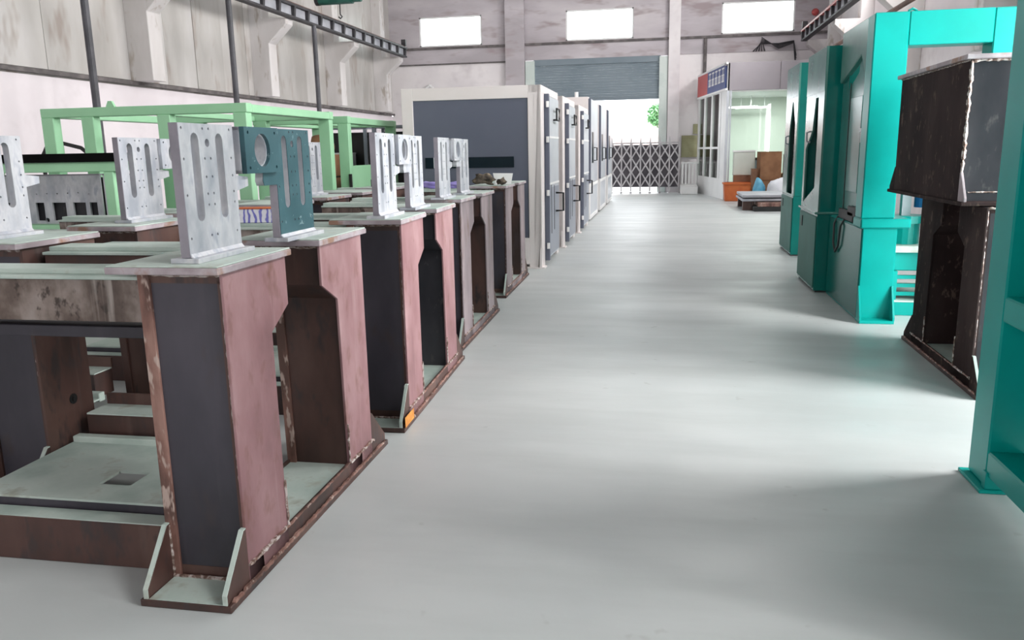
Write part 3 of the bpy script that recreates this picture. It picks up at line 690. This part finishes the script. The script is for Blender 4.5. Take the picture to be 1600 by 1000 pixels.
enclosure('nearest white enclosure with a large slate front panel and dark slot window', (-1.665, 10.96, 0), 1.78, 2.46, True)
enclosure('second white enclosure with slate door edge, behind the slate-fronted one', (-1.67, 13.35, 0), 1.78, 2.46, True)
enclosure('third white enclosure with slate door edge in the row', (-1.66, 15.75, 0), 1.90, 2.44, True)
def cabinet_enclosure(label, loc, depth, h):
    t = thing('control_enclosure', label, 'machine', loc, R(.2), 'taller pale enclosures at the row end'); D = depth; W = 1.9
    part('body', box(-W, -.02, .0, D, .08, h), 'warm_white', t, .006)
    f = part('front_door', box(-.02, .02, .06, D-.06, .86, h-.03), 'light_blue_grey', t, .004)
    part('door_edge', box(-.01, .035, .03, .14, .86, h-.03), 'slate_panel', f)
    part('door_window', box(.02, .028, .55, .95, 1.3, 2.0), 'dark_window', f, .002)
    black_handle(f, 1.15, 1.35, 1.65, .09)
    b_ = part('lower_frame', MB().box(-.02, .03, 0, .10, .04, .84).box(-.02, .03, D-.1, D, .04, .84).box(-.02, .03, .1, D-.1, .04, .12).box(-.02, .03, .1, D-.1, .77, .84), 'white', t, .003)
    part('lower_panel', box(-.02, .01, .1, D-.1, .12, .77), 'light_blue_grey', b_)
    part('beacon', MB().tube((-.3, .2, h), (-.3, .2, h+.12), .04, 10), 'white', t)
    return t
cabinet_enclosure('first taller pale enclosure behind the white enclosures', (-1.70, 18.40, 0), 2.3, 2.75)
cabinet_enclosure('second taller pale enclosure, next to last in the row', (-1.70, 21.3, 0), 2.2, 2.75)
cabinet_enclosure('last pale enclosure in the row, nearest the folding gate', (-1.70, 24.1, 0), 2.0, 2.75)
# little wall lamp above the enclosures
t = thing('wall_hook', 'small white arched hook on the back wall above the enclosures', 'hook', (-8.95, HY1-.02, 3.95))
part('arch', MB().path([(-.2, -.1, -.1), (-.12, -.1, .08), (0, -.1, .16), (.12, -.1, .08), (.2, -.1, -.1)], .05, 8), 'white', t)
part('wall_plate', box(-.06, .06, -.1, 0, .08, .2), 'white', t)

# ------------------------------------------------------------------ folding gate and the yard outside
t = thing('folding_gate', 'steel folding lattice gate across the bright doorway', 'gate', (-1.95, 30.3, 0))
GW, N = 2.42, 7; gp = GW/N
pmesh = MB().box(-.025, .025, -.03, .03, .06, 1.86).tube((0, 0, .05), (0, 0, .0), .05, 8).prism([(-.03, 1.86), (.03, 1.86), (0, 2.06)], 'y', -.02, .02).mesh('gate_post')
for k in range(N+1):
    o = link('gate_post', pmesh, 'gate_steel', t); o.location = (k*gp, 0, 0)
ba = MB().prism([(0, .25), (.055, .25), (gp*1+.03, .76), (gp-.03, .76)], 'y', -.045, -.03).mesh('lattice_bar')
bb = MB().prism([(0, .76), (.055, .76), (gp*1+.03, .25), (gp-.03, .25)], 'y', -.06, -.045).mesh('lattice_bar')
for k in range(N):
    for dz in (0.0, .51, 1.02):
        for me in (ba, bb):
            o = link('lattice_bar', me, 'gate_steel', t); o.location = (k*gp, 0, dz)
part('top_bar', box(-.02, GW+.02, -.025, .025, 1.78, 1.83), 'gate_steel', t)
part('backing_sheet', box(-.02, GW+.02, .04, .055, .22, 1.74), 'gate_backing', t)
struct('ground_outside', MB().box(-30, 25, HY1+.3, 75, -.2, -.02), 'yard')
tag(part('boundary_wall', MB().box(-12, 12, 46, 46.3, -.02, 2.75).box(-12, 12, 45.95, 46.35, 2.75, 2.87), 'pink_wall'), 'pale pink boundary wall outside the doorway', 'wall')
def tree(label, loc, h, r, seed):
    rnd = random.Random(seed); t = thing('tree', label, 'tree', loc)
    part('trunk', MB().path([(0, 0, 0), (.1, 0, h*.3), (.05, .1, h*.6), (.15, 0, h*.85)], [.16, .13, .1, .05], 8), 'bark', t)
    mb = MB()
    for _ in range(1500):
        a = rnd.uniform(0, 6.28); b_ = rnd.uniform(-1, 1); q = rnd.random()**.4
        c = Vector((math.cos(a)*math.sqrt(1-b_*b_)*r*q, math.sin(a)*math.sqrt(1-b_*b_)*r*q, h*.78+b_*r*.75*q))
        u = Vector((rnd.uniform(-1, 1), rnd.uniform(-1, 1), rnd.uniform(-1, 1))).normalized(); w = u.orthogonal().normalized(); s = rnd.uniform(.08, .17)
        mb.add([c-u*s, c+w*s*.5, c+u*s, c-w*s*.5], [(0, 1, 2, 3)])
    o = part('foliage', mb, 'leaf', t); o['kind'] = 'stuff'
tree('leafy green tree outside the doorway above the gate', (-.1, 41, 0), 4.1, .85, 3)

# ------------------------------------------------------------------ right back corner: office booth, bench, boards
OX, OY, OX2 = 1.80, 26.1, 5.45
fx = 1.12   # far corner of the skewed side
t = thing('office_booth', 'glazed office booth with grey fascia in the far right corner', 'office', (0, 0, 0))
def skew(z0, z1, t0=.0, t1=1., off=0., th=.05):
    a0 = Vector((OX, OY)).lerp(Vector((fx, 30.65)), t0); a1 = Vector((OX, OY)).lerp(Vector((fx, 30.65)), t1)
    n = Vector((-1, -.15)).normalized()
    return MB().add([(a0.x+n.x*off, a0.y, z0), (a1.x+n.x*off, a1.y, z0), (a1.x+n.x*(off-th), a1.y, z0), (a0.x+n.x*(off-th), a0.y, z0),
                     (a0.x+n.x*off, a0.y, z1), (a1.x+n.x*off, a1.y, z1), (a1.x+n.x*(off-th), a1.y, z1), (a0.x+n.x*(off-th), a0.y, z1)],
                    [(0, 3, 2, 1), (4, 5, 6, 7), (0, 1, 5, 4), (1, 2, 6, 5), (2, 3, 7, 6), (3, 0, 4, 7)])
part('fascia', box(OX, OX+1.52, OY, OY+.06, 3.28, 4.10), 'office_grey', t, .006)
part('fascia', box(OX+1.53, OX2, OY, OY+.06, 3.28, 4.10), 'office_grey', t, .006)
part('roof', box(OX-.1, OX2, OY+.06, 30.6, 4.02, 4.08), 'office_grey', t)
part('ceiling_panel', box(OX, OX2, OY+.1, 30.6, 3.30, 3.34), 'white', t)
part('side_fascia', skew(3.28, 4.10), 'white', t)
part('front_glass', box(OX+.12, OX2-.05, OY+.02, OY+.03, .56, 3.24), 'green_glass', t)
part('corner_post', MB().box(OX-.02, OX+.06, OY-.02, OY+.06, 0, 3.28), 'light_blue_grey', t)
part('corner_post', MB().box(OX+.08, OX+.13, OY-.0, OY+.05, .5, 3.28), 'light_blue_grey', t)
part('front_base', box(OX+.06, OX2, OY, OY+.06, 0, .55), 'light_blue_grey', t)
part('front_mullion', box(3.6, 3.66, OY, OY+.05, .55, 3.28), 'light_blue_grey', t)
part('side_base', skew(0, .62), 'white', t)
for k, (a, c) in enumerate(((0, .05), (.18, .24), (.46, .50), (.72, .76), (.95, 1.0))): part('side_post', skew(.62, 3.28, a, c, .01), 'white', t)
part('side_rail', skew(1.55, 1.62, .24, .95, .005), 'white', t)
for k, (a, c) in enumerate(((.24, .46), (.5, .72), (.76, .95))): part('side_glass', skew(.62, 3.28, a, c, -.02, .01), 'green_glass', t)
part('side_panel', skew(.62, 3.28, .05, .18, -.005, .03), 'white', t)
part('inner_back_wall', box(OX-.3, OX2, 30.5, 30.55, 0, 3.3), 'mint_wall', t)
part('inner_right_wall', box(OX2-.04, OX2, OY+.1, 30.5, 0, 3.3), 'mint_wall', t)
sg = thing('sign_board', 'red and blue sign board with white lettering on the office side', 'sign', (0, 0, 0))
part('red_panel', skew(3.36, 4.06, .62, 1.0, .05, .04), 'sign_red', sg)
part('blue_panel', skew(3.36, 4.06, .03, .62, .05, .04), 'sign_blue', sg)
part('edge_frame', MB().add(skew(3.30, 3.36, .0, 1.0, .06, .06).v, skew(0, 1).f).add(skew(4.06, 4.12, .0, 1.0, .06, .06).v, skew(0, 1).f), 'white', sg)
rnd = random.Random(4)
for k in range(5):   # unreadable white characters, seen almost edge-on in the photo
    a = .07+.108*k; mb = MB()
    for (ta, tb, za, zb) in ((.0, .07, .92, 1.0), (.03, .042, .35, 1.0), (.0, .075, .6, .67), (.005, .018, .3, .62), (.055, .068, .3, .62), (.0, .075, .28, .36)):
        q = skew(3.40+.6*za, 3.40+.6*zb, a+ta, a+tb, .055, .006); mb.add(q.v, q.f)
    part('white_character', mb, 'white', sg)
# tube lamps inside the booth
for k, (x, y) in enumerate(((2.5, 28.2), (3.0, 28.7))):
    l = thing('tube_lamp', ('left' if k == 0 else 'right')+' tube lamp under the office booth ceiling', 'lamp', (x-.1, y+.9, 2.9), group='office tube lamps')
    part('housing', MB().box(-.6, .6, -.08, .08, .03, .06).box(-.4, -.38, -.01, .01, .06, .4).box(.38, .4, -.01, .01, .06, .4), 'white', l); part('tube', box(-.58, .58, -.06, .06, 0, .03), 'lamp_tube', l)
lp = bpy.data.lights.new('office_light', 'AREA'); lp.shape = 'RECTANGLE'; lp.size = 1.6; lp.size_y = .8; lp.energy = 130
lo = bpy.data.objects.new('office_light', lp); COL.objects.link(lo); lo.location = (3.4, 28.4, 3.2)
# desk with monitor behind the glass
t = thing('office_desk', 'wooden desk behind the office glass', 'desk', (2.3, 27.0, 0))
part('desk_top', box(0, 2.4, 0, .8, .72, .76), 'wood_brown', t, .005); part('front_panel', box(.05, 2.35, .05, .08, .1, .72), 'wood_brown', t)
for xx in (.02, 2.33): part('side_panel', box(xx, xx+.05, .02, .78, 0, .72), 'wood_brown', t)
t = thing('office_printer', 'grey printer on the office desk', 'printer', (2.45, 27.15, .76))
part('body', MB().box(0, .5, 0, .45, 0, .42), 'blue_grey', t, .02); part('lid', MB().prism([(.0, .42), (.5, .42), (.42, .5), (.1, .5)], 'y', 0, .45), 'black', t)
t = thing('monitor', 'dark monitor beside the printer in the office', 'monitor', (3.15, 27.3, .76))
part('screen', box(-.15, .25, 0, .04, .12, .5), 'black', t, .005); part('stand', MB().box(0, .1, .01, .06, .0, .2).box(-.06, .16, -.05, .12, 0, .015), 'black', t)
# stacked goods in front of the booth
def carton(label, loc, s, rz=0, m='cardboard'):
    t = thing('carton', label, 'box', loc, rz, 'cartons in front of the office')
    part('body', box(-s[0]/2, s[0]/2, -s[1]/2, s[1]/2, 0, s[2]), m, t, .008)
    part('top_flap', box(-s[0]/2-.006, s[0]/2+.006, -s[1]/2-.006, -.005, s[2], s[2]+.012), m, t); part('top_flap', box(-s[0]/2-.006, s[0]/2+.006, .005, s[1]/2+.006, s[2], s[2]+.012), m, t)
carton('large brown carton standing on another in front of the office glass', (3.05, 25.6, .62), (.62, .5, .82), R(6))
carton('brown carton under the large one in front of the office glass', (3.05, 25.6, 0), (.72, .6, .605), R(3))
carton('lower brown carton at the right beside the white sack', (3.85, 25.3, 0), (.6, .5, .75), R(-4))
carton('narrow upright brown carton between the orange bin and the large carton', (2.60, 25.35, 0), (.16, .3, .95), R(0), 'wood_brown')
carton('tall brown carton at the right end of the goods in front of the office', (3.85, 25.78, 0), (.7, .35, 1.35), R(0), 'wood_brown')
carton('small brown carton on the lower carton beside the white sack', (3.83, 25.3, .765), (.4, .36, .3), R(9))
t = thing('storage_bin', 'orange plastic bin at the office corner', 'bin', (2.14, 25.55, 0))
part('shell', MB().prism([(-.36, 0), (.36, 0), (.40, .52), (-.40, .52)], 'y', -.28, .28), 'orange', t, .015)
part('rim', MB().box(-.42, .42, -.31, -.27, .50, .55).box(-.42, .42, .27, .31, .50, .55).box(-.42, -.38, -.27, .27, .50, .55).box(.38, .42, -.27, .27, .50, .55), 'orange', t)
t = thing('clear_tote', 'pale green glass-like tote box behind the orange bin', 'tote', (2.35, 25.95, .0))
part('stand', MB().box(-.3, .3, -.1, .1, 0, .75), 'wood_brown', t); part('tote_body', box(-.32, .32, -.12, .12, .75, 1.45), 'mint_wall', t, .02); part('lid', box(-.34, .34, -.13, .13, 1.45, 1.5), 'white', t)
crumple('plastic_sack', 'crumpled blue plastic sack beside the orange bin', 'sack', (2.72, 24.95, 0), (.16, .15, .42), 'sack_blue', 21, 3, .25)
crumple('plastic_sack', 'white sack with blue print in front of the cartons', 'sack', (3.24, 24.7, 0), (.33, .24, .42), 'sack_white', 22, 3, .25)
# stack of steel sheets on skids
t = thing('sheet_stack', 'stack of grey steel sheets on dark skids in front of the cartons', 'sheet stack', (1.95, 21.4, 0))
for k, (a, c, z0, z1, m) in enumerate(((0.25, 1.9, .0, .12, 'black'), (.35, 2.0, .12, .22, 'steel_edge'), (-.02, 2.0, .24, .30, 'rail_web'), (.0, 2.0, .33, .40, 'rail_web'))):
    part('steel_sheet', box(a, c, .0-.25*(k < 2), 1.9, z0, z1), m, t, .01)
for yy in (.2, 1.6): part('skid', box(.05, 1.9, yy, yy+.12, .22, .34) if False else box(.02, .30, yy, yy+.14, .0, .24), 'steel_brown', t)
# bench, boards and white block by the back wall
t = thing('bench', 'white slatted bench by the back wall right of the gate', 'bench', (.55, 30.2, 0))
part('seat', box(0, .62, 0, .4, .97, 1.03), 'white', t)
for k in range(5): part('slat', box(.02+.12*k, .08+.12*k, .02, .05, .25, .97), 'white', t)
for xx in (.0, .57): part('leg', box(xx, xx+.05, .3, .36, .3, .97), 'white', t)
tag(part('plinth_block', MB().box(.53, 1.12, 29.1, 30.55, 0, .28).prism([(.53, .28), (1.12, .28), (1.08, .32), (.57, .32)], 'y', 29.15, 30.5), 'white', bev=.02), 'low white concrete plinth at the back wall beside the gate', 'plinth')
bpy.data.objects['bench'].location.z = .32-.25
tag(part('notice_board', MB().box(.55, 1.15, HY1-.08, HY1-.04, 1.30, 2.05).box(.53, 1.17, HY1-.085, HY1-.045, 1.27, 1.31), 'khaki'), 'larger khaki board on the back wall above the bench', 'board')
tag(part('notice_board', MB().box(.95, 1.2, HY1-.08, HY1-.04, 2.12, 2.45).box(.94, 1.21, HY1-.085, HY1-.045, 2.10, 2.13), 'khaki'), 'small khaki board above the larger one on the back wall', 'board')
tag(part('drain_pipe', MB().tube((1.30, HY1-.12, 3.0), (1.30, HY1-.12, 5.4), .06, 8), 'dark_ledge'), 'dark drain pipe on the back wall left of the office', 'pipe')

# ------------------------------------------------------------------ turquoise machines on the right
def gantry():
    t = thing('gantry_machine', 'glossy turquoise gantry machine with a tall portal behind the dark steel frame', 'machine', (1.764, 7.63, 0))
    ft = part('foot', box(0, .30, 0, .16, 0, .03), 'turquoise', t, .004)
    for xa in (0, .285): part('gusset', MB().prism([(.0, .03), (.14, .03), (.14, .33), (.12, .33), (.0, .06)], 'x', xa, xa+.016), 'turquoise', ft)
    part('base_box', box(.008, .30, .13, 1.62, .0, .86), 'turquoise', t, .006)
    part('side_panel', box(.0, .008, .15, 1.61, .02, .85), 'deep_green', t, .002)  # added thin sheet; shade of the aisle side put into its darker green
    part('collar', MB().box(-.025, .40, .09, .40, .86, .945), 'turquoise', t, .012)
    part('portal_column', box(-.02, .265, .12, .36, .945, 2.71), 'turquoise', t, .01)
    part('portal_column', box(.93, 1.25, .12, .36, .0, 2.71), 'turquoise', t, .01)
    part('portal_beam', box(.265, .93, .12, .36, 2.43, 2.71), 'turquoise', t, .006)
    part('lifting_eye', MB().path([(.28, .24, 2.70), (.28, .24, 2.73), (.31, .24, 2.745), (.34, .24, 2.73), (.34, .24, 2.70)], .012, 8), 'turquoise', t)
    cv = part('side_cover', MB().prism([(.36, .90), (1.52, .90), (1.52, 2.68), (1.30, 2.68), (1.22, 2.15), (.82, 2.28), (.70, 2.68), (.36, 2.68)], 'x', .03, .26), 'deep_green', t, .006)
    part('hood', MB().prism([(.40, 2.72), (1.50, 2.72), (1.50, 2.22), (1.16, 2.30), (.62, 2.42), (.40, 2.20)], 'x', -.005, .06), 'grey_green', cv, .01)
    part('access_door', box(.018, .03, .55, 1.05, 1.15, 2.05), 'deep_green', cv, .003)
    part('door_seam', box(.024, .03, 1.12, 1.135, .92, 2.2), 'black', cv)
    part('latch', MB().box(.0, .03, .46, .52, 1.72, 1.75).box(.0, .03, .44, .46, 1.62, 1.75), 'aluminium', cv)
    cb = part('hand_cable', MB().path([(.02, 1.28, .88), (-.015, 1.3, .80), (-.02, 1.26, .60), (-.02, 1.15, .52), (-.02, 1.02, .60), (-.02, .96, .80), (.02, .92, .90)], .010, 6), 'black', t)
    part('black_pendant', MB().box(.0, .03, .55, 1.2, .87, .97).box(.0, .03, .45, .8, .92, 1.02), 'black', t, .01)
    # work table inside the portal
    tb = part('work_table', MB().box(.36, .95, .5, 1.5, .42, .60), 'turquoise', t, .01)
    part('table_top', box(.34, .93, .45, 1.5, .60, .66), 'dusty_plate', tb)
    for k in range(4): part('rib', box(.40, .92, .50, .54, .10+.08*k, .135+.08*k), 'turquoise', tb)
    part('base_rail', box(.32, .93, .42, 1.55, 0, .13), 'turquoise', tb, .006)
    part('rail_top', box(.32, .93, .42, 1.55, .13, .145), 'dusty_plate', tb)
    part('table_leg', box(.34, .42, .46, .56, .145, .42), 'turquoise', tb)
    sp = part('spindle_head', MB().tube((.52, .72, .66), (.52, .72, .86), .13, 16).tube((.52, .72, .86), (.52, .72, .93), .18, 16), 'turquoise', t)
    part('spindle_post', box(.47, .55, .68, .76, .93, 1.45), 'light_blue_grey', sp)
    part('motor', MB().tube((.70, .80, 1.0), (.70, .80, 1.35), .09, 14), 'motor_blue', t)
    return t
gantry()
def green_cabinet(label, loc, dy, h, w, zl, variant):
    """electrical cabinet: grey-green door below, tall pointed opening above (long side towards the aisle)"""
    t = thing('tall_cabinet', label, 'cabinet', loc, group='tall green cabinets right of the aisle')
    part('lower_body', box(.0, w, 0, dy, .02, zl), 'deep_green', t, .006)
    part('plinth', box(.02, w, .02, dy-.02, 0, .02), 'black', t)
    ld = part('lower_door', box(-.012, .0, .02, dy-.02, .05, zl-.03), 'green_satin', t, .004)
    part('lock', MB().box(-.02, -.012, dy-.25, dy-.20, zl-.2, zl-.08), 'black', ld)
    if variant: part('ledge', box(-.03, w, -.01, dy+.02, zl, zl+.025), 'grey_green', t, .006)
    z0 = zl+(.025 if variant else 0)
    a = dy*.16; b_ = dy*.62
    open_ = [(a, z0+.02), (b_, z0+.02), (b_, h-.95), ((a+b_)/2+.06, h-.52), ((a+b_)/2-.02, h-.52), (a, h-.85)]
    if variant: open_ = [(.30, z0+.25), (dy-.12, z0+.05), (dy-.12, h-1.05), (.62, h-.85), (.50, h-.50), (.34, h-.50), (.30, h-.9)]
    sk = link('side_sheet', sheet('side_sheet', [(0, z0), (dy, z0), (dy, h), (0, h)], [open_], .02, 'x'), 'grey_green', t); sk.location.x = .01
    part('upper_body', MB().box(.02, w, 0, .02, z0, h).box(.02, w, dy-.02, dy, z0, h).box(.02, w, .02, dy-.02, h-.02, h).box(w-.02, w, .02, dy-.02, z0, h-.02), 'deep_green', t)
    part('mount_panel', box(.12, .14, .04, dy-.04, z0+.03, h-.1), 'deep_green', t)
    part('top_cover', MB().box(-.004, .0, .0, dy, h-.45, h), 'grey_green', t)
    part('switch_box', MB().box(.05, .12, dy*.3, dy*.5, z0+.3, z0+.55).box(.05, .12, dy*.3, dy*.5, z0+.65, z0+.75), 'black', t)
    part('handle', MB().path([(.0, dy*.66, z0+.75), (-.04, dy*.66, z0+.76), (-.04, dy*.66, z0+.86), (.0, dy*.66, z0+.87)], .012, 6), 'aluminium', t)
    return t
green_cabinet('tall green cabinet with a projecting lower box, next to the turquoise gantry', (1.64, 9.28, 0), 1.12, 2.62, .5, .865, 1)
green_cabinet('farthest tall green cabinet, right of the aisle near the office', (1.845, 12.44, 0), 1.16, 2.755, .5, .88, 0)
# dark welded frame with another box stand stacked on it
D = frame_machine('dark brown welded frame right of the aisle, under the dark steel box', (1.975, 5.335, 0), R(-.4), 'dark frames right of the aisle', side='steel_dark', front='steel_darkgrey',
                  rear='steel_dark', s=-1, deep=1.2, bed=False, plates=False)
part('light_stop_panel', box(.315, .33, .45, 1.25, .10, 1.19), 'steel_dark', D)  # added to stop window light coming through the frame opening
t = thing('steel_box_stand', 'dark steel box stand stacked on the dark frame, right of the aisle', 'machine frame', (1.86, 5.63, 1.2065), R(-.3), 'dark frames right of the aisle')
part('base_plate', box(-.015, .62, -.06, 1.75, 0, .025), 'steel_dark', t, .003)
part('side_sheet', MB().prism([(.06, .025), (1.60, .025), (1.60, .905), (.06, .905)], 'x', 0, .016), 'steel_dark', t, .002)
part('near_sheet', box(.016, .58, .07, .085, .025, .905), 'steel_darkgrey', t)
part('far_sheet', box(.016, .58, 1.57, 1.585, .025, .905), 'steel_dark', t)
part('inner_sheet', MB().box(.58, .596, .06, 1.60, .025, .905), 'steel_dark', t)
part('top_plate', box(-.03, .64, .03, 1.63, .905, .935), 'plate_edge', t, .004)
for nm, ya, yb in ((0, -.055, .06), (1, 1.745, 1.60)):
    part('gusset', MB().prism([(ya, .025), (yb, .025), (yb, .21), (yb+(ya-yb)*.12, .21), (ya, .05)], 'x', 0, .016), 'plate_edge' if nm == 0 else 'steel_dark', t, .002)
for p0, p1, r_ in (((.012, .062, .2), (.012, .062, .90), .012), ((.02, .066, .90), (.57, .066, .90), .012), ((.0, .06, .90), (.0, 1.6, .90), .006), ((.575, .068, .05), (.575, .068, .9), .014)):
    part('weld_seam', MB().weld(p0, p1, r_, .02), 'weld', t)
part('chalk_mark', MB().weld((.06, .068, .08), (.42, .068, .085), .005, .012), 'weld', t)
# nearest turquoise machine, cut by the right picture edge
t = thing('large_machine', 'glossy turquoise machine frame at the right picture edge', 'machine', (1.5, 4.085, 0))
part('corner_column', box(.0, .36, -.215, 0, .02, 3.3), 'turquoise', t, .008)
part('corner_column', box(.0, .36, -1.8, -1.55, .02, 3.3), 'turquoise', t, .008)
ft = part('foot_plate', box(-.035, .10, -.255, .03, 0, .018), 'turquoise', t, .003)
part('foot_block', box(-.01, .07, -.245, -.20, .018, .10), 'turquoise', ft, .003)
part('bottom_rail', box(.0, .16, -1.55, -.215, .075, .195), 'turquoise', t, .008)
part('middle_rail', box(.0, .22, -1.55, -.215, .81, .925), 'turquoise', t, .008)
part('top_rail', box(.0, .36, -1.55, -.215, 3.05, 3.3), 'turquoise', t, .008)
part('recessed_panel', box(.30, .32, -1.55, -.215, .15, 3.1), 'turquoise_inner', t)
part('rear_panel', box(.36, 1.6, -.02, 0, .2, 3.3), 'turquoise_inner', t)
